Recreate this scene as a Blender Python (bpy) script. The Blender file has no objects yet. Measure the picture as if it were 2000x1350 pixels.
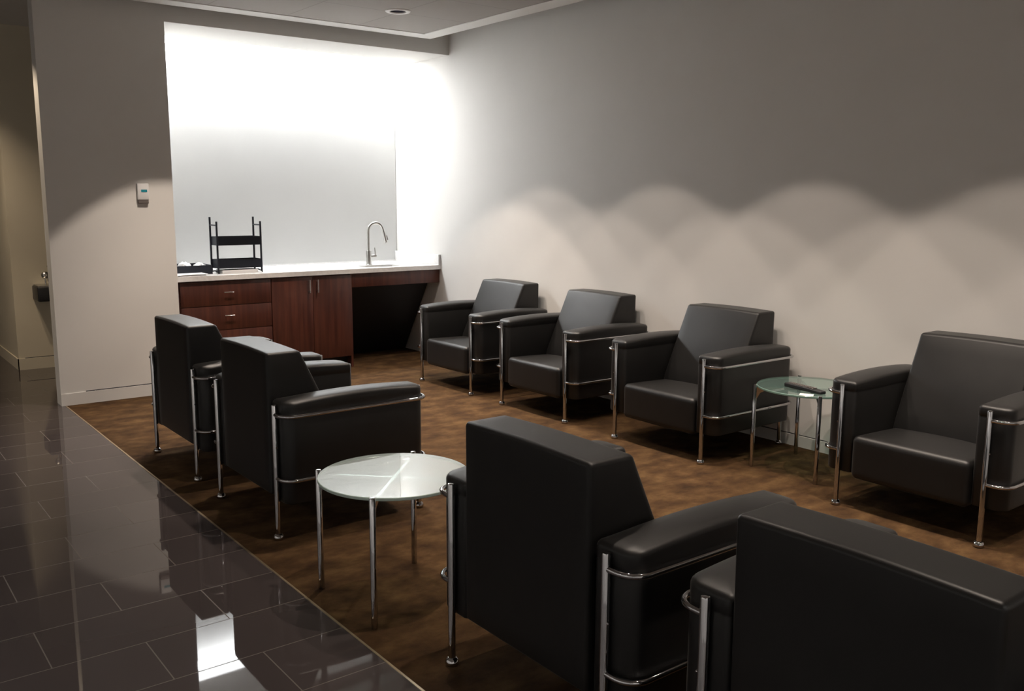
import bpy, bmesh, math, random
from mathutils import Vector, Matrix
random.seed(7)
S = bpy.context.scene
COL = S.collection
PI = math.pi
# ------------------------------------------------------------------ camera
F_PX = 1778.779
CAM = Vector((-4.6371, -0.3682, 1.4671)); YAW, PITCH, ROLL = 0.6559, 0.1589, 0.0048
fwd = Vector((math.sin(YAW)*math.cos(PITCH), math.cos(YAW)*math.cos(PITCH), -math.sin(PITCH)))
rt = Vector((math.cos(YAW), -math.sin(YAW), 0)); up = rt.cross(fwd)
r2 = rt*math.cos(ROLL) + up*math.sin(ROLL); u2 = -rt*math.sin(ROLL) + up*math.cos(ROLL)
cd = bpy.data.cameras.new('camera'); cam = bpy.data.objects.new('camera', cd); COL.objects.link(cam)
cd.sensor_width = 36; cd.lens = F_PX/2000*36; cd.clip_start = 0.05; cd.clip_end = 60
cam.matrix_world = Matrix(((r2.x, u2.x, -fwd.x, CAM.x), (r2.y, u2.y, -fwd.y, CAM.y), (r2.z, u2.z, -fwd.z, CAM.z), (0, 0, 0, 1)))
S.camera = cam
# ------------------------------------------------------------------ light and exposure
S.view_settings.view_transform = 'Standard'; S.view_settings.look = 'None'
S.view_settings.exposure = 0.0; S.view_settings.gamma = 1.0; S.view_settings.use_curve_mapping = False
W = bpy.data.worlds.new('world'); S.world = W; W.use_nodes = True
W.node_tree.nodes['Background'].inputs[0].default_value = (0.9, 0.9, 1.0, 1); W.node_tree.nodes['Background'].inputs[1].default_value = 0.02
S.cycles.max_bounces = 10; S.cycles.diffuse_bounces = 5; S.cycles.glossy_bounces = 5; S.cycles.transparent_max_bounces = 12
S.cycles.sample_clamp_indirect = 10.0
S.cycles.use_denoising = True

# room dimensions (metres): right wall x=0, camera looks towards +y
YP, XP, XL = 6.5945, -2.458, -3.316      # partition plane, its right edge, its left end
YB, YC = 7.545, 6.745                    # alcove back wall, counter front
XB = -3.29                               # carpet edge
HC, HS, HT = 2.82, 2.7226, 3.10          # ceiling panel, soffit, slab above
SPOT_W, SPOT_COL = 165.0, (1.0, 0.85, 0.72)
HALF = math.atan(0.80)
SPOTS = [(-0.95, y) for y in (5.24, 4.00, 2.80, 1.62, 0.40)] + [(-1.07, y) for y in (5.65, 4.62, 3.38, 2.14, 0.95)] \
      + [(-2.50, y) for y in (5.66, 4.44, 3.22, 2.00, 0.78)]
HALL_SPOTS = [(-3.95, 7.80, 90, 50, 0.8), (-3.74, 6.80, 50, 42, 0.35)]
LENS_E = 51.0      # emission of the long linear light in the alcove ceiling
def spot(name, x, y, z, w, colr=SPOT_COL, half=HALF, blend=0.13):
    l = bpy.data.lights.new(name, 'SPOT'); l.energy = w; l.color = colr; l.spot_size = 2*half; l.spot_blend = blend
    l.shadow_soft_size = 0.035
    o = bpy.data.objects.new(name, l); COL.objects.link(o); o.location = (x, y, z); return o
for (x, y) in SPOTS:
    k_ = 2.7 if (x, y) == (-2.50, 5.66) else 1.0       # the can washing the partition is the strongest
    spot('downlight_lamp', x, y, HC+0.0, SPOT_W*0.42*k_)
    spot('downlight_core', x, y, HC+0.0, SPOT_W*0.75*k_, half=math.radians(37), blend=0.9)
for (x, y, w_, a_, b_) in HALL_SPOTS: spot('hall_lamp', x, y, 2.84, w_, (1.0, 0.80, 0.58), math.radians(a_), b_)
for (x, y) in [(-6.9, 5.5), (-6.9, 3.6), (-6.9, 1.8), (-6.9, 0.0), (-6.9, -1.8), (-5.2, -2.5), (-3.4, -2.5), (-1.6, -2.5)]: spot('fill_spot', x, y, HC+0.0, 175, (1.0, 0.95, 0.90), math.radians(62), 0.5)  # added unseen spots washing the left and rear walls as soft ambient fill
# ------------------------------------------------------------------ materials
MATS = {}
def mat(name, col, rough=0.5, metal=0.0, spec=0.5, ior=1.5, **k):
    if name in MATS: return MATS[name]
    m = bpy.data.materials.new(name); m.use_nodes = True; b = m.node_tree.nodes['Principled BSDF']
    b.inputs['Base Color'].default_value = (*col, 1); b.inputs['Roughness'].default_value = rough
    b.inputs['Metallic'].default_value = metal; b.inputs['Specular IOR Level'].default_value = spec; b.inputs['IOR'].default_value = ior
    for kk, v in k.items(): b.inputs[kk].default_value = v
    MATS[name] = m; return m
def N(m, t, **k):
    n = m.node_tree.nodes.new(t)
    for a, v in k.items(): setattr(n, a, v)
    return n
def L(m, a, b): m.node_tree.links.new(a, b)
def bsdf(m): return m.node_tree.nodes['Principled BSDF']
def ramp(m, stops):
    r = N(m, 'ShaderNodeValToRGB'); e = r.color_ramp.elements
    while len(e) < len(stops): e.new(0.5)
    for i, (p, c) in enumerate(stops): e[i].position = p; e[i].color = (*c, 1)
    return r
def noisy(name, c1, c2, scale=6.0, rough=0.5, bump=0.0, bscale=200.0, **k):
    m = mat(name, c1, rough, **k)
    g = N(m, 'ShaderNodeNewGeometry'); n = N(m, 'ShaderNodeTexNoise'); n.inputs['Scale'].default_value = scale; n.inputs['Detail'].default_value = 6
    L(m, g.outputs['Position'], n.inputs['Vector'])
    r = ramp(m, [(0.3, c1), (0.7, c2)]); L(m, n.outputs['Fac'], r.inputs['Fac']); L(m, r.outputs['Color'], bsdf(m).inputs['Base Color'])
    if bump:
        n2 = N(m, 'ShaderNodeTexNoise'); n2.inputs['Scale'].default_value = bscale; L(m, g.outputs['Position'], n2.inputs['Vector'])
        bp = N(m, 'ShaderNodeBump'); bp.inputs['Strength'].default_value = bump; bp.inputs['Distance'].default_value = 0.001
        L(m, n2.outputs['Fac'], bp.inputs['Height']); L(m, bp.outputs['Normal'], bsdf(m).inputs['Normal'])
    return m
M_wall = noisy('wall_paint', (0.70, 0.685, 0.66), (0.72, 0.705, 0.68), 3, 0.75, 0.1, 300)
M_end = M_wall
M_hall = noisy('hall_paint', (0.62, 0.56, 0.44), (0.65, 0.59, 0.47), 3, 0.8, 0.1, 300)
M_panel = noisy('back_panel_paint', (0.56, 0.56, 0.55), (0.58, 0.58, 0.57), 2, 0.33)
M_white = mat('white_trim', (0.90, 0.89, 0.87), 0.5)
M_reveal = mat('dark_reveal', (0.04, 0.04, 0.045), 0.6)
M_black = mat('black_satin', (0.012, 0.012, 0.014), 0.4)
M_chrome = mat('chrome', (0.56, 0.56, 0.58), 0.045, 1.0)
M_bar = mat('bar_chrome', (0.85, 0.86, 0.86), 0.22, 1.0)
M_steel = noisy('brushed_steel', (0.50, 0.49, 0.47), (0.60, 0.59, 0.57), 30, 0.28, metal=1.0)
M_leather = noisy('black_leather', (0.0040, 0.0038, 0.0038), (0.0065, 0.0062, 0.0062), 12, 0.45, 0.10, 420, spec=0.52)
bsdf(M_leather).inputs['Sheen Weight'].default_value = 0.12; bsdf(M_leather).inputs['Sheen Roughness'].default_value = 0.30; bsdf(M_leather).inputs['Sheen Tint'].default_value = (0.95, 0.92, 0.88, 1)
M_quartz = noisy('white_quartz', (0.74, 0.73, 0.72), (0.84, 0.83, 0.82), 45, 0.22)
M_racks = mat('black_metal', (0.012, 0.014, 0.022), 0.45, 0.3)
M_paper = mat('paper', (0.85, 0.85, 0.85), 0.7)
M_grey = mat('thermostat_plastic', (0.72, 0.72, 0.72), 0.4)
M_dkgrey = mat('dark_plastic', (0.14, 0.12, 0.11), 0.5)
M_teal = mat('teal_display', (0.02, 0.25, 0.32), 0.3)
# reddish brown wood veneer
M_wood = mat('cherry_wood', (0.12, 0.03, 0.02), 0.36)
def wood_nodes(m):
    g = N(m, 'ShaderNodeNewGeometry'); mp = N(m, 'ShaderNodeMapping'); mp.inputs['Scale'].default_value = (14, 14, 0.9)
    n = N(m, 'ShaderNodeTexNoise'); n.inputs['Scale'].default_value = 2.2; n.inputs['Detail'].default_value = 8; n.inputs['Distortion'].default_value = 0.5
    L(m, g.outputs['Position'], mp.inputs['Vector']); L(m, mp.outputs['Vector'], n.inputs['Vector'])
    r = ramp(m, [(0.28, (0.046, 0.013, 0.009)), (0.72, (0.098, 0.030, 0.018))]); L(m, n.outputs['Fac'], r.inputs['Fac']); L(m, r.outputs['Color'], bsdf(m).inputs['Base Color'])
wood_nodes(M_wood)
# carpet
M_carpet = mat('carpet', (0.12, 0.07, 0.04), 0.95, spec=0.1)
def carpet_nodes(m):
    g = N(m, 'ShaderNodeNewGeometry')
    mp = N(m, 'ShaderNodeMapping'); mp.inputs['Scale'].default_value = (2.8, 4.0, 1)
    n = N(m, 'ShaderNodeTexNoise'); n.inputs['Scale'].default_value = 2.3; n.inputs['Detail'].default_value = 7; n.inputs['Roughness'].default_value = 0.62
    L(m, g.outputs['Position'], mp.inputs['Vector']); L(m, mp.outputs['Vector'], n.inputs['Vector'])
    r = ramp(m, [(0.30, (0.036, 0.019, 0.010)), (0.5, (0.082, 0.044, 0.019)), (0.70, (0.138, 0.080, 0.034))]); L(m, n.outputs['Fac'], r.inputs['Fac'])
    f = N(m, 'ShaderNodeTexNoise'); f.inputs['Scale'].default_value = 420; L(m, g.outputs['Position'], f.inputs['Vector'])
    mx = N(m, 'ShaderNodeMix', data_type='RGBA', blend_type='MULTIPLY'); mx.inputs[0].default_value = 0.5
    L(m, r.outputs['Color'], mx.inputs[6]); L(m, f.outputs['Color'], mx.inputs[7])
    L(m, mx.outputs[2], bsdf(m).inputs['Base Color'])
    bp = N(m, 'ShaderNodeBump'); bp.inputs['Strength'].default_value = 0.6; bp.inputs['Distance'].default_value = 0.003
    L(m, f.outputs['Fac'], bp.inputs['Height']); L(m, bp.outputs['Normal'], bsdf(m).inputs['Normal'])
carpet_nodes(M_carpet)
# dark polished floor tile, running bond
M_tile = mat('polished_tile', (0.02, 0.015, 0.015), 0.06, ior=1.48)
def tile_nodes(m):
    g = N(m, 'ShaderNodeNewGeometry'); mp = N(m, 'ShaderNodeMapping')
    TL, TH = 0.572, 0.2985
    # joints: rows at y = 2.632 + k*TH, end joints of odd rows at x=-3.58, others at -3.866
    mp.inputs['Location'].default_value = (3.866 + 20*TL, -2.632 + 40*TH, 0)
    L(m, g.outputs['Position'], mp.inputs['Vector'])
    b = N(m, 'ShaderNodeTexBrick'); b.offset = 0.5; b.offset_frequency = 2; b.squash = 1.0
    b.inputs['Scale'].default_value = 1.0; b.inputs['Mortar Size'].default_value = 0.0022; b.inputs['Mortar Smooth'].default_value = 0.3
    b.inputs['Brick Width'].default_value = TL; b.inputs['Row Height'].default_value = TH; b.inputs['Bias'].default_value = 0
    b.inputs['Color1'].default_value = (0.050, 0.041, 0.040, 1); b.inputs['Color2'].default_value = (0.057, 0.047, 0.046, 1)
    b.inputs['Mortar'].default_value = (0.10, 0.085, 0.072, 1)
    L(m, mp.outputs['Vector'], b.inputs['Vector']); L(m, b.outputs['Color'], bsdf(m).inputs['Base Color'])
    mr = N(m, 'ShaderNodeMapRange'); mr.inputs[3].default_value = 0.022; mr.inputs[4].default_value = 0.7
    L(m, b.outputs['Fac'], mr.inputs[0]); L(m, mr.outputs[0], bsdf(m).inputs['Roughness'])
tile_nodes(M_tile)
# ceiling panels
M_ceil = mat('ceiling_tile', (0.42, 0.395, 0.37), 0.85)
def ceil_nodes(m):
    g = N(m, 'ShaderNodeNewGeometry'); mp = N(m, 'ShaderNodeMapping'); mp.inputs['Location'].default_value = (12.44, 11.7, 0)
    b = N(m, 'ShaderNodeTexBrick'); b.offset = 0.0; b.inputs['Scale'].default_value = 1.0; b.inputs['Mortar Size'].default_value = 0.003
    b.inputs['Brick Width'].default_value = 0.6; b.inputs['Row Height'].default_value = 0.6
    b.inputs['Color1'].default_value = (0.42, 0.395, 0.37, 1); b.inputs['Color2'].default_value = (0.43, 0.405, 0.38, 1); b.inputs['Mortar'].default_value = (0.28, 0.25, 0.23, 1)
    L(m, g.outputs['Position'], mp.inputs['Vector']); L(m, mp.outputs['Vector'], b.inputs['Vector']); L(m, b.outputs['Color'], bsdf(m).inputs['Base Color'])
ceil_nodes(M_ceil)
# glass: clear body with a slight satin veil, greenish edge
def glass_mat(name, tint, veil, veil_col):
    m = bpy.data.materials.new(name); m.use_nodes = True; nt = m.node_tree; nt.nodes.clear()
    out = N(m, 'ShaderNodeOutputMaterial'); tr = N(m, 'ShaderNodeBsdfTransparent'); tr.inputs[0].default_value = (*tint, 1)
    df = N(m, 'ShaderNodeBsdfDiffuse'); df.inputs[0].default_value = (*veil_col, 1)
    gl = N(m, 'ShaderNodeBsdfGlossy'); gl.inputs['Roughness'].default_value = 0.02; gl.inputs[0].default_value = (1, 1, 1, 1)
    fr = N(m, 'ShaderNodeFresnel'); fr.inputs[0].default_value = 1.52
    geo = N(m, 'ShaderNodeNewGeometry'); mm = N(m, 'ShaderNodeMath', operation='MULTIPLY'); sub = N(m, 'ShaderNodeMath', operation='SUBTRACT')
    sub.inputs[0].default_value = 1.0; L(m, geo.outputs['Backfacing'], sub.inputs[1]); L(m, fr.outputs[0], mm.inputs[0]); L(m, sub.outputs[0], mm.inputs[1])
    m1 = N(m, 'ShaderNodeMixShader'); m1.inputs[0].default_value = veil; m2 = N(m, 'ShaderNodeMixShader')
    L(m, tr.outputs[0], m1.inputs[1]); L(m, df.outputs[0], m1.inputs[2]); L(m, mm.outputs[0], m2.inputs[0]); L(m, m1.outputs[0], m2.inputs[1]); L(m, gl.outputs[0], m2.inputs[2])
    L(m, m2.outputs[0], out.inputs[0]); return m
M_glass_frost = glass_mat('frosted_glass', (0.86, 0.92, 0.90), 0.30, (0.74, 0.83, 0.84))
M_glass_clear = glass_mat('pale_green_glass', (0.68, 0.80, 0.77), 0.11, (0.42, 0.60, 0.55))
M_edge_pale = mat('pale_glass_edge', (0.50, 0.62, 0.57), 0.2)
M_glass_edge = mat('green_glass_edge', (0.20, 0.32, 0.28), 0.15)

# ------------------------------------------------------------------ mesh helpers
def obj(name, bm, m, parent=None, smooth=None):
    bmesh.ops.recalc_face_normals(bm, faces=bm.faces[:])
    me = bpy.data.meshes.new(name); bm.to_mesh(me); bm.free()
    for x in (m if isinstance(m, (list, tuple)) else [m]): me.materials.append(x)
    if smooth is not None:
        for p in me.polygons: p.use_smooth = True
        me.set_sharp_from_angle(angle=math.radians(smooth))
    o = bpy.data.objects.new(name, me); COL.objects.link(o)
    if parent: o.parent = parent
    return o
def box(bm, x0, x1, y0, y1, z0, z1, bev=0.0, seg=2):
    v = [bm.verts.new((x, y, z)) for x in (x0, x1) for y in (y0, y1) for z in (z0, z1)]
    fs = [bm.faces.new([v[i] for i in f]) for f in ((0, 1, 3, 2), (4, 6, 7, 5), (0, 4, 5, 1), (2, 3, 7, 6), (0, 2, 6, 4), (1, 5, 7, 3))]
    if bev:
        es = list({e for f in fs for e in f.edges}); bmesh.ops.bevel(bm, geom=es, offset=bev, segments=seg, affect='EDGES', profile=0.5)
    return v
def newbox(name, m, d, parent=None, bev=0.0, seg=2):
    bm = bmesh.new(); box(bm, *d, bev=bev, seg=seg); return obj(name, bm, m, parent, 40 if bev else None)
def tube(bm, pts, r, n=12, caps=True, radii=None):
    pts = [Vector(p) for p in pts]; rings = []
    t0 = (pts[1]-pts[0]).normalized(); ref = Vector((0, 0, 1)) if abs(t0.z) < 0.9 else Vector((1, 0, 0))
    nrm = t0.cross(ref).normalized()
    for i, p in enumerate(pts):
        a = pts[max(i-1, 0)]; b = pts[min(i+1, len(pts)-1)]; t = (b-a).normalized()
        nrm = (nrm - t*nrm.dot(t)).normalized(); bn = t.cross(nrm); rr = radii[i] if radii else r
        rings.append([bm.verts.new(p + (nrm*math.cos(2*PI*k/n) + bn*math.sin(2*PI*k/n))*rr) for k in range(n)])
    for A, B in zip(rings, rings[1:]):
        for k in range(n): bm.faces.new((A[k], A[(k+1) % n], B[(k+1) % n], B[k]))
    if caps: bm.faces.new(rings[0][::-1]); bm.faces.new(rings[-1])
def lathe(bm, prof, cx=0, cy=0, n=24):
    rings = []
    for (r, z) in prof:
        rings.append([bm.verts.new((cx, cy, z))] if r < 1e-6 else [bm.verts.new((cx+r*math.cos(2*PI*k/n), cy+r*math.sin(2*PI*k/n), z)) for k in range(n)])
    for A, B in zip(rings, rings[1:]):
        for k in range(n):
            a, b = A[k % len(A)], A[(k+1) % len(A)]; c, d = B[(k+1) % len(B)], B[k % len(B)]
            q = [x for i, x in enumerate((a, b, c, d)) if x not in (a, b, c, d)[:i]]
            if len(q) > 2: bm.faces.new(q)
    if len(rings[0]) > 1: bm.faces.new(rings[0][::-1])
    if len(rings[-1]) > 1: bm.faces.new(rings[-1])
def rplan(x0, x1, y0, y1, rs, off=0.0, n=6):
    """rounded rectangle plan; rs = radii at (x0,y0),(x1,y0),(x1,y1),(x0,y1), inset by off"""
    x0 += off; x1 -= off; y0 += off; y1 -= off; out = []
    for (cx, cy, sx, sy, r, a0) in ((x0, y0, 1, 1, rs[0], PI), (x1, y0, -1, 1, rs[1], 1.5*PI), (x1, y1, -1, -1, rs[2], 0), (x0, y1, 1, -1, rs[3], 0.5*PI)):
        r = max(r-off, 0.004)
        for k in range(n+1):
            a = a0 + 0.5*PI*k/n; out.append((cx+sx*r+r*math.cos(a), cy+sy*r+r*math.sin(a)))
    return out
def rbox(bm, X, Y, Z, r, f=None, ni=8, nr=4):
    """rounded box from a fine grid, optional deformation f(x,y,z)"""
    def samples(a, b):
        s = [a + r*(1-math.tan(PI/4*(1-k/nr))) if False else a + r*(k/nr) for k in range(nr)]
        s += [a+r+(b-a-2*r)*k/ni for k in range(ni+1)]
        s += [b-r+r*(k/nr) for k in range(1, nr+1)]; return s
    gx, gy, gz = samples(*X), samples(*Y), samples(*Z); vs = {}
    def V(i, j, k):
        if (i, j, k) not in vs:
            p = Vector((gx[i], gy[j], gz[k])); q = Vector((min(max(p.x, X[0]+r), X[1]-r), min(max(p.y, Y[0]+r), Y[1]-r), min(max(p.z, Z[0]+r), Z[1]-r)))
            d = p-q
            # map the cube corner region onto the sphere
            m_ = max(abs(d.x), abs(d.y), abs(d.z))
            if d.length > 1e-9: p = q + d.normalized()*m_ if m_ > 0 else p
            vs[(i, j, k)] = bm.verts.new(f(*p) if f else p)
        return vs[(i, j, k)]
    I, J, K = len(gx)-1, len(gy)-1, len(gz)-1
    for i in range(I):
        for j in range(J):
            for k in (0, K): bm.faces.new((V(i, j, k), V(i+1, j, k), V(i+1, j+1, k), V(i, j+1, k)))
    for i in range(I):
        for k in range(K):
            for j in (0, J): bm.faces.new((V(i, j, k), V(i+1, j, k), V(i+1, j, k+1), V(i, j, k+1)))
    for j in range(J):
        for k in range(K):
            for i in (0, I): bm.faces.new((V(i, j, k), V(i, j+1, k), V(i, j+1, k+1), V(i, j, k+1)))
def thing(name, label, cat, loc=(0, 0, 0), rotz=0, group=None):
    o = bpy.data.objects.new(name, None); COL.objects.link(o); o.empty_display_size = 0.1
    o.location = loc; o.rotation_euler = (0, 0, rotz); o['label'] = label; o['category'] = cat
    if group: o['group'] = group
    return o
def tag(o, label, cat, group=None):
    o['label'] = label; o['category'] = cat
    if group: o['group'] = group
    return o
def struct(o, label=None):
    o['kind'] = 'structure'
    if label: o['label'] = label
    return o
def dup(root, loc, rotz, label, group=None):
    r = root.copy(); COL.objects.link(r); r.location = loc; r.rotation_euler = (0, 0, rotz); r['label'] = label
    if group: r['group'] = group
    for ch in list(root.children):
        c = ch.copy(); COL.objects.link(c); c.parent = r
        for g in list(ch.children):
            d = g.copy(); COL.objects.link(d); d.parent = c
    return r

# ------------------------------------------------------------------ the room
YR, XLEFT, YFAR = -3.2, -7.6, 12.0
struct(newbox('floor', M_tile, (XLEFT, XB, YR, YFAR, -0.05, 0.0)), 'polished dark brown floor tiles laid in running bond')
bm = bmesh.new(); box(bm, XB, 0.0, YR, YP+0.005, -0.05, 0.0); box(bm, XP-0.05, 0.0, YP+0.005, YB+0.1, -0.05, 0.0)
struct(obj('floor_carpet', bm, M_carpet), 'mottled brown carpet under the chairs')
struct(newbox('trim_carpet_edge', mat('brass_strip', (0.45, 0.36, 0.24), 0.35, 0.8), (XB-0.004, XB+0.004, YR, YP-0.02, -0.01, 0.0015)), 'thin metal strip between carpet and tiles')
bm = bmesh.new(); box(bm, XB, XP-0.05, YP+0.005, YB+0.1, -0.05, 0.0); box(bm, XB, -1.0, YB+0.1, YFAR, -0.05, 0.0)
struct(obj('floor_hall', bm, M_tile), 'dark tile floor of the hall behind the partition')
struct(newbox('wall_right', M_wall, (0.0, 0.15, YR, YB+0.25, 0.0, HT)), 'long pale wall behind the right row of armchairs')
struct(newbox('wall_back', M_wall, (XP-0.1, 0.0, YB, YB+0.12, 0.0, HT)), 'bright lit wall at the back of the alcove')
struct(newbox('trim_back_panel', M_panel, (XP+0.01, -0.006, YB-0.008, YB, 0.865, HS)), 'pale panel above the counter in the alcove')
struct(newbox('wall_partition', M_wall, (XL, XP, YP, YP+0.135, 0.0, HT)), 'pale partition wall to the left of the alcove')
struct(newbox('wall_alcove_side', M_wall, (XP-0.1, XP, YP+0.135, YB, 0.0, HT)), 'left side wall of the alcove')
bm = bmesh.new(); box(bm, XP, 0.0, YP, YB, HS, HT)
struct(obj('ceiling_soffit', bm, M_wall), 'dropped soffit and fascia over the alcove')
struct(newbox('wall_hall', M_hall, (-3.30, -1.0, 8.30, 8.45, 0.0, HT)), 'yellowish hall wall facing the room beyond the partition')
struct(newbox('wall_hall_side', M_hall, (-3.30, -3.15, 8.45, YFAR, 0.0, HT)), 'yellowish side wall running away down the hall')
struct(newbox('wall_hall_end', M_hall, (XLEFT, -3.30, YFAR, YFAR+0.1, 0.0, HT)))
struct(newbox('wall_left', M_wall, (XLEFT-0.1, XLEFT, YR, YFAR, 0.0, HT)))
struct(newbox('wall_rear', M_wall, (XLEFT, 0.0, YR-0.1, YR, 0.0, HT)))
struct(newbox('ceiling_slab', M_wall, (XLEFT, 0.15, YR, YFAR, HT, HT+0.1)), 'upper ceiling above the suspended panels')
struct(newbox('ceiling_hall', M_wall, (XLEFT, -1.0, YP+0.6, YFAR, 2.86, 2.90)) if False else newbox('ceiling_hall', M_wall, (XLEFT, XP-0.1, YP+0.135, YFAR, 2.86, 2.90)), 'hall ceiling beyond the partition')
# suspended ceiling of tiles with a white perimeter trim
TX, TY, TW = -0.27, 6.47, 0.16
CANS = [(x, y) for (x, y) in SPOTS]
bm = bmesh.new()
CX, CY, CH, CR = -1.07, 5.65, 0.15, 0.062
for d in ((XLEFT+0.2, CX-CH, YR+0.2, TY-TW), (CX+CH, TX-TW, YR+0.2, TY-TW), (CX-CH, CX+CH, YR+0.2, CY-CH), (CX-CH, CX+CH, CY+CH, TY-TW)): box(bm, *d, HC+0.001, HC+0.025)
ins, out_ = [], []
for k in range(32):
    a = 2*PI*k/32; c_, s_ = math.cos(a), math.sin(a); q = CH/max(abs(c_), abs(s_))
    ins.append(bm.verts.new((CX+CR*c_, CY+CR*s_, HC+0.001))); out_.append(bm.verts.new((CX+q*c_, CY+q*s_, HC+0.001)))
for k in range(32): bm.faces.new((ins[k], ins[(k+1) % 32], out_[(k+1) % 32], out_[k]))
ceil = struct(obj('ceiling', bm, M_ceil), 'suspended ceiling of grey brown tiles')
bm = bmesh.new()
box(bm, TX-TW, TX, YR+0.2, TY, HC-0.004, HC+0.03); box(bm, XLEFT+0.2, TX-TW, TY-TW, TY, HC-0.004, HC+0.03)
struct(obj('trim_ceiling', bm, M_white), 'white perimeter trim of the suspended ceiling')
# baseboards: flush band with a dark reveal above
def baseboard(name, x0, x1, y0, y1, ax, h=0.088, t=0.006, label=None, m=None, rev=(0, 1)):
    struct(newbox(name, m or M_wall, (x0, x1, y0, y1, 0.0, h)), label)
baseboard('baseboard_right', -0.008, 0.0, YR, YC+0.05, 0, h=0.068, label='low flush baseboard of the right wall')
struct(newbox('trim_right_reveal', M_reveal, (-0.0015, 0.0, YR, YC, 0.068, 0.074)), 'dark reveal line above the right baseboard')
baseboard('baseboard_partition', XL, XP, YP-0.006, YP, 1, h=0.086, label='flush baseboard of the partition wall')
struct(newbox('trim_partition_reveal', M_reveal, (-3.15, XP, YP-0.0015, YP, 0.086, 0.093)), 'dark reveal line above the partition baseboard')
baseboard('baseboard_hall', -3.308, -1.0, 8.292, 8.30, 1, h=0.098, m=M_hall, label='baseboard of the hall wall')
baseboard('baseboard_hall_side', -3.308, -3.30, 8.292, YFAR, 1, h=0.098, m=M_hall, label='baseboard of the hall side wall')
struct(newbox('trim_hall_reveal', M_reveal, (-3.25, -2.9, 8.2985, 8.30, 0.098, 0.104)), 'dark reveal above the hall baseboard')
# long linear light recessed in the alcove ceiling
t = thing('linear_light', 'long glowing linear light recessed in the alcove ceiling along the back wall', 'light', (-1.23, 7.265, HS))
M_lens = mat('lamp_lens', (0.9, 0.9, 0.9), 0.5); bsdf(M_lens).inputs['Emission Color'].default_value = (0.97, 0.99, 1.0, 1); bsdf(M_lens).inputs['Emission Strength'].default_value = LENS_E
newbox('lens', M_lens, (-1.20, 1.20, 0.096, 0.262, -0.003, -0.0001), t)
M_lens2 = mat('lamp_lens_dim', (0.9, 0.9, 0.9), 0.5); bsdf(M_lens2).inputs['Emission Color'].default_value = (0.97, 0.99, 1.0, 1); bsdf(M_lens2).inputs['Emission Strength'].default_value = 9.0
newbox('lens', M_lens2, (-1.20, 1.20, -0.085, 0.080, -0.003, -0.0001), t)
newbox('frame', M_reveal, (-1.20, 1.20, 0.0801, 0.0959, -0.006, -0.0001), t)
# the can in view: a real recess is seen as a dark reflector inside the ring
vis = (-1.07, 5.65)
t = thing('downlight', 'round recessed downlight with a white ring in the ceiling before the alcove', 'ceiling light', (vis[0], vis[1], HC), 0)
n = 32
for nm, prof, mm in (('trim_ring', [(0.058, 0.0005), (0.062, -0.006), (0.088, -0.006), (0.094, -0.001), (0.094, 0.0005)], M_white),
                     ('reflector', [(0.058, 0.0005), (0.050, 0.05), (0.045, 0.11), (0.0, 0.11)], mat('can_reflector', (0.10, 0.10, 0.13), 0.3, 0.7))):
    bm = bmesh.new(); rings = []
    for r, z in prof:
        rings.append([bm.verts.new((0, 0, z))] if r == 0 else [bm.verts.new((r*math.cos(2*PI*k/n), r*math.sin(2*PI*k/n), z)) for k in range(n)])
    for A, B in zip(rings, rings[1:]):
        for k in range(n):
            if len(B) == 1: bm.faces.new((A[k], A[(k+1) % n], B[0]))
            else: bm.faces.new((A[k], A[(k+1) % n], B[(k+1) % n], B[k]))
    obj(nm, bm, mm, t, 50)

# ------------------------------------------------------------------ counter and cabinets
ZC = 0.864
t = thing('countertop', 'long white quartz countertop with side splash in the alcove', 'countertop', (0, 0, 0))
bm = bmesh.new()
SX0, SX1, SY0, SY1 = -0.70, -0.34, 6.85, 7.06     # sink opening
for d in ((XP+0.004, SX0, YC, YB-0.009), (SX1, -0.001, YC, YB-0.009), (SX0, SX1, YC, SY0), (SX0, SX1, SY1, YB-0.009)): box(bm, *d, ZC-0.038, ZC)
bmesh.ops.remove_doubles(bm, verts=bm.verts[:], dist=1e-5)
obj('slab', bm, M_quartz, t)
tag(newbox('side_splash', M_quartz, (-0.026, -0.001, YC, YB-0.010, ZC+0.0003, ZC+0.098), None, bev=0.002), 'low white quartz splash slab standing on the counter end against the right wall', 'splash')
tag(newbox('back_splash', M_quartz, (XP+0.004, -0.027, YB-0.022, YB-0.009, ZC+0.0003, ZC+0.012), None), 'thin white quartz strip along the back edge of the counter', 'splash')
# sink bowl
t = thing('sink', 'steel undermount sink set in the white countertop below the tap', 'sink', (0, 0, 0))
bm = bmesh.new(); zb = 0.735
A = [bm.verts.new((x, y, ZC-0.038)) for x, y in rplan(SX0-.004, SX1+.004, SY0-.004, SY1+.004, (.05,)*4)]
B = [bm.verts.new((x, y, zb+0.02)) for x, y in rplan(SX0+.006, SX1-.006, SY0+.006, SY1-.006, (.05,)*4)]
Cc = [bm.verts.new((x, y, zb)) for x, y in rplan(SX0+.03, SX1-.03, SY0+.03, SY1-.03, (.04,)*4)]
for P_, Q_ in ((A, B), (B, Cc)):
    for k in range(len(P_)): bm.faces.new((P_[k], P_[(k+1) % len(P_)], Q_[(k+1) % len(P_)], Q_[k]))
bm.faces.new(Cc); obj('bowl', bm, M_steel, t, 50)
bm = bmesh.new(); lathe(bm, [(0, zb+0.001), (0.03, zb+0.001), (0.035, zb+0.004), (0.0, zb+0.004)], -0.5, 6.95); obj('drain', bm, M_chrome, t, 40)
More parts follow.
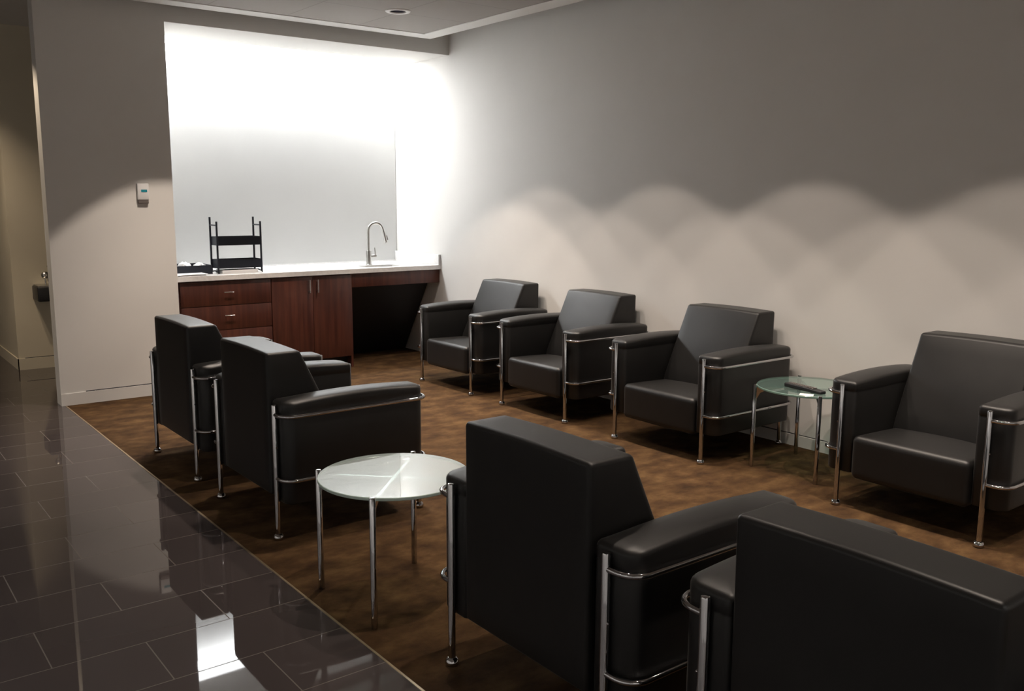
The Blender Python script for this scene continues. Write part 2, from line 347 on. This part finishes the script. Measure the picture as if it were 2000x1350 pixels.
# tap
t = thing('faucet', 'tall brushed steel gooseneck tap standing behind the sink', 'tap', (-0.555, 7.105, ZC))
bm = bmesh.new(); lathe(bm, [(0.0, 0), (0.030, 0), (0.030, 0.006), (0.025, 0.01), (0.0235, 0.13), (0.021, 0.135), (0.0, 0.135)]); obj('base', bm, M_steel, t, 40)
bm = bmesh.new(); pts = [(0, 0, 0.12), (0, 0, 0.2), (0, 0, 0.315)]
dx, dy = 0.94, -0.34; R_ = 0.068
for k in range(1, 15):
    a = PI - k*(PI*1.0)/14*0.93; pts.append((dx*(R_+R_*math.cos(a)), dy*(R_+R_*math.cos(a)), 0.315+R_*1.05*math.sin(a)))
ex = pts[-1]; pts.append((ex[0]+dx*.008, ex[1]+dy*.008, ex[2]-0.03))
tube(bm, pts, 0.0125, 16); obj('spout', bm, M_steel, t, 40)
ex = pts[-1]; bm = bmesh.new(); tube(bm, [ex, (ex[0]+dx*.006, ex[1]+dy*.006, ex[2]-0.02), (ex[0]+dx*.018, ex[1]+dy*.018, ex[2]-0.085), (ex[0]+dx*.020, ex[1]+dy*.020, ex[2]-0.095)], 0.015, 16, radii=[0.0128, 0.0155, 0.017, 0.015]); sh = obj('spray_head', bm, M_steel, t, 40)
bm = bmesh.new(); tube(bm, [(ex[0]+dx*.024, ex[1]+dy*.024, ex[2]-0.03), (ex[0]+dx*.034, ex[1]+dy*.034, ex[2]-0.07)], 0.006, 8); obj('button', bm, M_dkgrey, sh, 40)
bm = bmesh.new(); tube(bm, [(dx*.015, dy*.015, 0.082), (dx*.07, dy*.07, 0.082)], 0.0125, 14); tube(bm, [(dx*.062, dy*.062, 0.085), (dx*.056, dy*.056, 0.16)], 0.005, 10, radii=[0.007, 0.0045]); obj('lever', bm, M_steel, t, 40)

YF = YC + 0.022       # cabinet front face
def pull(parent, x0, x1, z, m=M_chrome, vertical=False, yf=YF):
    bm = bmesh.new()
    if vertical: tube(bm, [(x0, yf-0.03, z-0.055), (x0, yf-0.03, z+0.055)], 0.005, 10); [tube(bm, [(x0, yf, zz), (x0, yf-0.03, zz)], 0.004, 8) for zz in (z-0.042, z+0.042)]
    else: tube(bm, [(x0, yf-0.03, z), (x1, yf-0.03, z)], 0.005, 10); [tube(bm, [(xx, yf, z), (xx, yf-0.03, z)], 0.004, 8) for xx in (x0+0.012, x1-0.012)]
    return obj('handle', bm, m, parent, 40)
def front(name, parent, x0, x1, z0, z1): return newbox(name, M_wood, (x0, x1, YF, YF+0.02, z0, z1), parent, bev=0.0015)
XD0, XD1, XD2 = -2.392, -1.650, -0.912
t = thing('drawer_cabinet', 'reddish brown wooden cabinet with stacked drawers at the left of the counter', 'cabinet')
newbox('body', M_wood, (XD0, XD1-0.001, YF+0.022, YB-0.001, 0.10, ZC-0.039), t)
newbox('toe_kick', M_black, (XD0, XD1-0.001, YF+0.09, YF+0.11, 0.0, 0.10), t)
for z0, z1 in ((0.623, 0.815), (0.427, 0.618), (0.102, 0.422)):
    d = front('drawer', t, XD0+0.003, XD1-0.003, z0, z1)
    zz = {0.623: 0.727, 0.427: 0.541, 0.102: 0.33}[z0]; pull(d, -2.055, -1.975, zz)
newbox('filler', M_black, (XP+0.002, XD0-0.001, YF+0.03, YF+0.05, 0.0, ZC-0.039), t)
t = thing('sink_cabinet', 'reddish brown wooden cabinet with two doors in the middle of the counter', 'cabinet')
newbox('body', M_wood, (XD1+0.001, XD2, YF+0.022, YB-0.001, 0.10, ZC-0.25), t)
newbox('toe_kick', M_black, (XD1+0.001, XD2, YF+0.09, YF+0.11, 0.0, 0.10), t)
newbox('side_panel', M_wood, (XD2-0.018, XD2+0.001, YF+0.001, YB-0.002, 0.0, ZC-0.039), t)
xm = -1.280
d = front('door', t, XD1+0.004, xm-0.0015, 0.102, 0.815); pull(d, -1.318, 0, 0.735, M_steel, True)
d = front('door', t, xm+0.0015, XD2-0.003, 0.102, 0.815); pull(d, -1.243, 0, 0.735, M_steel, True)
newbox('rail', M_wood, (XD1+0.001, XD2-0.019, YF+0.022, YF+0.04, ZC-0.25, ZC-0.039), t)
t = thing('counter_apron', 'brown wooden apron panel under the right end of the counter above open knee space', 'panel')
newbox('front_panel', M_wood, (XD2+0.003, -0.003, YF, YF+0.02, 0.703, 0.822), t, bev=0.0015)
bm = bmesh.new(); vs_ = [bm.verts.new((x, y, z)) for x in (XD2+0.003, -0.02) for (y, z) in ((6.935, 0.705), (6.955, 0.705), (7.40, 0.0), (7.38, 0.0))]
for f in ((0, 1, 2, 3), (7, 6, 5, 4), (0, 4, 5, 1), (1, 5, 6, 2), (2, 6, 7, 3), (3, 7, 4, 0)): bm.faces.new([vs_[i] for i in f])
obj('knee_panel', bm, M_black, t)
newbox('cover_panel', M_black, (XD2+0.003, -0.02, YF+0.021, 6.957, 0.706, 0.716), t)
newbox('support', M_wood, (XD2+0.003, -0.02, YF+0.021, YF+0.04, 0.79, 0.825), t)

# things on the counter
t = thing('tray_rack', 'black two-tier metal rack standing on the white counter', 'rack', (-2.035, 6.90, ZC))
Wd, Dp = 0.365, 0.15
bm = bmesh.new()
def side_frame(x):
    bm = bmesh.new()
    for y, h_ in ((0.0, 0.418), (Dp, 0.452)): tube(bm, [(x, y, 0.012), (x, y, h_)], 0.0082, 10)
    tube(bm, [(x, 0, 0.388), (x, Dp, 0.388)], 0.006, 8)
    tube(bm, [(x, -0.012, 0.006), (x, 0.0, 0.012), (x, Dp/2, 0.02), (x, Dp, 0.012), (x, Dp+0.012, 0.006)], 0.006, 8)
    return bm
for x in (0.0, Wd): obj('side_frame', side_frame(x), M_racks, t, 40)
for z0, z1 in ((0.040, 0.112), (0.226, 0.296)):
    bm = bmesh.new(); e = 0.003
    box(bm, 0.004, Wd-0.004, -0.002, Dp+0.002, z0, z0+e)
    box(bm, 0.004, Wd-0.004, -0.002, -0.002+e, z0+e, z1); box(bm, 0.004, Wd-0.004, Dp+0.002-e, Dp+0.002, z0+e, z1)
    box(bm, 0.004, 0.004+e, -0.002+e, Dp+0.002-e, z0+e, z1); box(bm, Wd-0.004-e, Wd-0.004, -0.002+e, Dp+0.002-e, z0+e, z1)
    obj('basket', bm, M_racks, t)
tag(newbox('paper_stack', M_paper, (-2.00, -1.70, 6.905, 7.06, ZC+0.0003, ZC+0.026)), 'white stack of paper lying under the black rack', 'paper')
t = thing('serving_tray', 'shallow black tray on the counter left of the rack', 'tray', (-2.24, 7.07, ZC))
bm = bmesh.new(); x0, x1, y0, y1 = -0.205, 0.165, -0.15, 0.15; e = 0.004
box(bm, x0, x1, y0, y1, 0, 0.006); box(bm, x0, x1, y0, y0+e, .006, .072); box(bm, x0, x1, y1-e, y1, .006, .072); box(bm, x0, x0+e, y0+e, y1-e, .006, .072); box(bm, x1-e, x1, y0+e, y1-e, .006, .072)
obj('tray_body', bm, M_racks, t)
M_wrap = mat('clear_wrap', (0.72, 0.72, 0.72), 0.25)
labs = ['crumpled pale wrapped packet in the black tray, nearest the partition', 'crumpled pale wrapped packet in the middle of the black tray', 'crumpled pale wrapped packet in the black tray, nearest the rack']
for i, (px, py, s) in enumerate(((-2.375, 7.04, 0.93), (-2.25, 7.07, 1.0), (-2.135, 7.05, 0.90))):
    bm = bmesh.new(); bmesh.ops.create_icosphere(bm, subdivisions=3, radius=1.0)
    rr = random.Random(i)
    for v in bm.verts:
        k = 1 + 0.16*math.sin(9*v.co.x+i)*math.cos(7*v.co.y+2*i) + rr.uniform(-.05, .05)
        v.co = Vector((v.co.x*0.052*s*k, v.co.y*0.07*s*k, max(v.co.z, -0.8)*0.046*s*k))
    zmin = min(v.co.z for v in bm.verts)
    for v in bm.verts: v.co += Vector((px, py, ZC+0.0062-zmin))
    tag(obj('wrapped_packet', bm, M_wrap, None, 30), labs[i], 'packet', 'wrapped packets in the tray')
t = thing('paper_pile', 'fanned white papers at the front left end of the counter', 'paper', (-2.30, 6.81, ZC+0.0003))
for i, (a, dx_, dy_) in enumerate(((0.05, 0, 0), (-0.18, 0.03, 0.015), (0.22, -0.01, 0.01), (0.02, 0.035, 0.0))):
    bm = bmesh.new(); box(bm, -0.105, 0.105, -0.058, 0.085, 0.004*i, 0.004*i+0.004)
    bmesh.ops.rotate(bm, verts=bm.verts[:], cent=(0, 0, 0), matrix=Matrix.Rotation(a, 3, 'Z')); bmesh.ops.translate(bm, verts=bm.verts[:], vec=(dx_-0.01, dy_, 0))
    obj('sheet', bm, M_paper, t)

# thermostat on the partition
t = thing('thermostat', 'small white wall thermostat with a teal display on the partition wall', 'thermostat', (-2.677, YP, 1.498))
newbox('cover', M_grey, (-0.040, 0.040, -0.026, 0.0, -0.045, 0.072), t, bev=0.005)
newbox('display', M_teal, (-0.016, 0.026, -0.0275, -0.025, 0.010, 0.028), t)
newbox('base', M_dkgrey, (-0.036, 0.036, -0.021, 0.0, -0.072, -0.0451), t, bev=0.003)

# wall mounted fixture in the hall
t = thing('wall_fixture', 'small black wall mounted fixture half hidden behind the partition', 'fixture', (-3.02, 8.30, 0.60))
newbox('ledge', M_black, (-0.135, 0.25, -0.24, 0.0, 0.0, 0.125), t, bev=0.012, seg=3)
bm = bmesh.new(); box(bm, -0.12, 0.25, -0.22, 0, 0.126, 0.134); obj('top_plate', bm, M_steel, t)
bm = bmesh.new(); lathe(bm, [(0, .135), (.05, .135), (.062, .17), (.055, .215), (.035, .25), (.035, .27), (.06, .285), (.055, .30), (0, .30)], 0.03, -0.12, 20); obj('bowl', bm, mat('black_gloss', (0.012, 0.012, 0.013), 0.12), t, 40)
bm = bmesh.new(); bmesh.ops.create_icosphere(bm, subdivisions=3, radius=0.032); bmesh.ops.translate(bm, verts=bm.verts[:], vec=(-0.05, -0.13, 0.215)); tube(bm, [(-.05, -.13, .134), (-.05, -.13, .2)], 0.006, 8); obj('knob', bm, M_steel, t, 40)

# ------------------------------------------------------------------ armchair
LW, LD, LH = 0.3473, 0.715, 0.600
RAILS = (0.558, 0.278)
def leg_bm(x, y):
    bm = bmesh.new(); lathe(bm, [(0, 0.012), (0.0119, 0.012), (0.0119, LH-0.004), (0.010, LH), (0, LH+0.0015)], x, y, 20); return bm
def glide_bm(x, y):
    bm = bmesh.new(); lathe(bm, [(0, 0), (0.018, 0), (0.0225, 0.006), (0.0225, 0.014), (0.018, 0.023), (0.0126, 0.027), (0.0, 0.027)], x, y, 24); return bm
def rail_bm(s, z):
    bm = bmesh.new(); yo, R, n = 0.443, 0.062, 8; pts = [(0, s*(LW+0.004), z), (0, s*(yo-R-0.005), z)]
    for k in range(n+1):
        a = PI/2*k/n; pts.append((R-R*math.cos(a), s*(yo-R+R*math.sin(a)), z))
    pts.append((LD/2, s*yo, z))
    for k in range(n+1):
        a = PI/2*k/n; pts.append((LD-R+R*math.sin(a), s*(yo-R+R*math.cos(a)), z))
    pts += [(LD, s*(yo-R-0.005), z), (LD, s*(LW+0.004), z)]
    tube(bm, pts, 0.0082, 14); return bm
def arm_bm(s):
    bm = bmesh.new(); x0, x1, y0, y1 = 0.0135, LD-0.0135, 0.286, 0.432
    layers = [(0.012, 0.168), (0.003, 0.171), (0.0, 0.178), (0.0, 0.36), (0.0, 0.563), (0.0015, 0.567), (0.0, 0.571), (0.0, 0.598), (0.002, 0.604), (0.007, 0.6095), (0.014, 0.613), (0.034, 0.6165), (0.055, 0.618)]
    rings = []
    for off, z in layers:
        ring = []
        for (x, y) in rplan(x0, x1, y0, y1, (0.02, 0.02, 0.052, 0.052), off, 8):
            zz = z
            if z > 0.58: zz = z + 0.014*(1-((x-LD/2)/(LD/2))**2)
            ring.append(bm.verts.new((x, s*y, zz)))
        rings.append(ring)
    # long sides need points so the crown shows: subdivide afterwards
    for A, B in zip(rings, rings[1:]):
        for k in range(len(A)): bm.faces.new((A[k], A[(k+1) % len(A)], B[(k+1) % len(A)], B[k]))
    bm.faces.new(rings[0][::-1]); bm.faces.new(rings[-1])
    es = [e for e in bm.edges if abs(e.verts[0].co.x-e.verts[1].co.x) > 0.3]
    bmesh.ops.subdivide_edges(bm, edges=es, cuts=9, use_grid_fill=True)
    for v in bm.verts:
        if v.co.z > 0.58:
            pass
    return bm
def crown_fix(bm):
    # points on the long sides follow the crown of the end points
    for v in bm.verts:
        x = v.co.x
        if v.co.z > 0.575:
            t_ = min(max((x-0.07)/(LD-0.14), 0), 1); v.co.z += 0.012*math.sin(PI*t_)**0.8 if 0 < t_ < 1 else 0
    return bm
def back_bm():
    bm = bmesh.new()
    def f(x, y, z):
        t_ = x; front = 0.155 + 0.47*(0.812-z) if z > 0.34 else 0.155+0.47*0.472
        fx = 0.0 + t_*front
        fx += (0.010*math.cos(PI*y/0.60)*math.sin(PI*min(max((z-0.34)/0.47, 0), 1))) if t_ > 0.5 else 0
        return Vector((fx+0.002, y, z + (0.006*math.cos(PI*y/0.6) if z > 0.79 else 0)))
    # rounded box in a metric space, then sheared to the wedge
    def g(x, y, z): return f(x/0.155, y, z)
    rbox(bm, (0, 0.155), (-0.279, 0.279), (0.178, 0.810), 0.014, g, ni=10, nr=4)
    return bm
def seat_bm():
    bm = bmesh.new()
    def f(x, y, z):
        if z > 0.3:
            z += -0.04*(LD+0.005-x) + 0.012*math.cos(PI*y/0.60)*math.sin(PI*min(max((x-0.15)/0.57, 0), 1))
        if z < 0.24: z += 0.0
        x += 0.006*math.cos(PI*y/0.6) if x > 0.68 else 0
        return Vector((x, y, z))
    rbox(bm, (0.12, LD+0.003), (-0.283, 0.283), (0.150, 0.362), 0.030, f, ni=10, nr=5)
    return bm
def make_chair(label, loc, rotz, group):
    t = thing('armchair', label, 'armchair', loc, rotz, group)
    obj('seat', seat_bm(), M_leather, t, 60); obj('backrest', back_bm(), M_leather, t, 60)
    for s in (1, -1):
        obj('armrest', crown_fix(arm_bm(s)), M_leather, t, 50)
        for z in RAILS: obj('side_rail', rail_bm(s, z), M_chrome, t, 50)
        for x in (0.0, LD):
            lg = obj('leg', leg_bm(x, s*LW), M_chrome, t, 40); obj('foot_glide', glide_bm(x, s*LW), M_chrome, lg, 40)
            bm = bmesh.new(); d = 1 if x > 0 else -1
            tube(bm, [(x, s*(LW+0.010), 0.415), (x, s*(LW+0.0165), 0.415)], 0.0045, 10); obj('screw', bm, M_chrome, lg, 40)
    return t
XR, XFR = -3.1321, -0.7643
W2 = LW
RIGHT = [(5.8649, 'black leather armchair against the right wall, nearest the counter'),
         (4.7819, 'black leather armchair against the right wall, second from the counter'),
         (3.6129, 'black leather armchair against the right wall, left of the glass table with the remote'),
         (2.0601, 'black leather armchair against the right wall, right of the glass table with the remote')]
LEFT = [(4.9751, 'black leather armchair seen from behind, nearest the partition wall'),
        (3.9409, 'black leather armchair seen from behind, just beyond the frosted round table'),
        (1.8926, 'black leather armchair seen from behind, on the near side of the frosted round table'),
        (0.8795, 'black leather armchair seen from behind, largest in the bottom right corner')]
proto = None
for y, lab in RIGHT:
    loc = (XFR+LD, y-W2, 0)
    if proto is None: proto = make_chair(lab, loc, PI, 'armchairs along the right wall')
    else: dup(proto, loc, PI, lab, 'armchairs along the right wall')
for y, lab in LEFT: dup(proto, (XR, y-W2, 0), 0, lab, 'armchairs with their backs to the tiled floor')

# ------------------------------------------------------------------ round glass tables
def make_table(label, loc, glass, edge, group, rot=0):
    t = thing('side_table', label, 'side table', loc, rot, group)
    RG, RL, zt = 0.279, 0.291, 0.4665
    bm = bmesh.new(); lathe(bm, [(RG-0.002, zt-0.012), (RG, zt-0.010), (RG, zt-0.002), (RG-0.002, zt)], 0, 0, 96)
    top = obj('glass_top', bm, [glass, edge], t, 30)
    for p in top.data.polygons:
        if abs(p.normal.z) < 0.8: p.material_index = 1
    for k in range(4):
        a = PI/4 + k*PI/2; x, y = RL*math.cos(a), RL*math.sin(a)
        bm = bmesh.new(); lathe(bm, [(0, 0), (0.011, 0), (0.0115, 0.003), (0.0115, zt+0.001), (0.009, zt+0.004), (0, zt+0.005)], x, y, 18); lg = obj('leg', bm, M_chrome, t, 40)
        bm = bmesh.new(); w = 0.004; c, s_ = math.cos(a), math.sin(a)
        prof = [(RL-0.009, zt-0.014), (RL-0.075, zt-0.014), (RL-0.075, zt-0.024), (RL-0.03, zt-0.045), (RL-0.009, zt-0.085)]
        vs = [[bm.verts.new((r*c - e*w*s_, r*s_ + e*w*c, z)) for r, z in prof] for e in (-1, 1)]
        bm.faces.new(vs[0]); bm.faces.new(vs[1][::-1])
        for i in range(5): bm.faces.new((vs[0][i], vs[0][(i+1) % 5], vs[1][(i+1) % 5], vs[1][i]))
        obj('bracket', bm, M_chrome, lg)
    for k in range(2):
        a = PI/4 + k*PI/2; bm = bmesh.new(); c, s_ = math.cos(a), math.sin(a); rr = RL-0.074; w = 0.006
        z0 = zt-0.024; z1 = zt-0.0121 - 0.0002*k
        vs = [bm.verts.new((r*c - e*w*s_, r*s_ + e*w*c, z)) for r in (-rr, rr) for e in (-1, 1) for z in (z0, z1)]
        for f in ((0, 1, 3, 2), (4, 6, 7, 5), (0, 4, 5, 1), (2, 3, 7, 6), (0, 2, 6, 4), (1, 5, 7, 3)): bm.faces.new([vs[i] for i in f])
        obj('cross_bar', bm, M_bar, t)
    return t
make_table('round frosted glass side table with chrome legs between two left row armchairs', (-3.002, 2.465, 0), M_glass_frost, M_edge_pale, 'round glass side tables')
make_table('round pale green glass side table carrying the remote, against the right wall', (-0.365, 2.512, 0), M_glass_clear, M_glass_edge, 'round glass side tables')
ZT = 0.4665
# remote control and card
t = thing('remote_control', 'black remote control lying on the pale green glass table', 'remote control', (-0.478, 2.462, ZT), math.radians(-99))
t.location.z += 0.0002
bm = bmesh.new()
rbox(bm, (-0.128, 0.128), (-0.024, 0.024), (0.0, 0.022), 0.007, lambda x, y, z: Vector((x, y*(1-0.12*(x/0.118)), z*(1-0.25*max(0, x/0.118)))), ni=6, nr=3)
obj('body', bm, M_black, t, 50)
for i in range(9):
    for j in range(3):
        bm = bmesh.new(); cx, cy = -0.09+0.019*i, -0.0125+0.0125*j; box(bm, cx-0.006, cx+0.006, cy-0.0035, cy+0.0035, 0.017, 0.0245, bev=0.001); obj('button', bm, M_dkgrey, t)
bm = bmesh.new(); box(bm, -0.035, 0.035, -0.025, 0.025, 0, 0.0012); o = obj('white_card', bm, M_paper); o.location = (-0.575, 2.385, ZT+0.0002); o.rotation_euler = (0, 0, math.radians(-60)); tag(o, 'small white card beside the remote on the glass table', 'card')
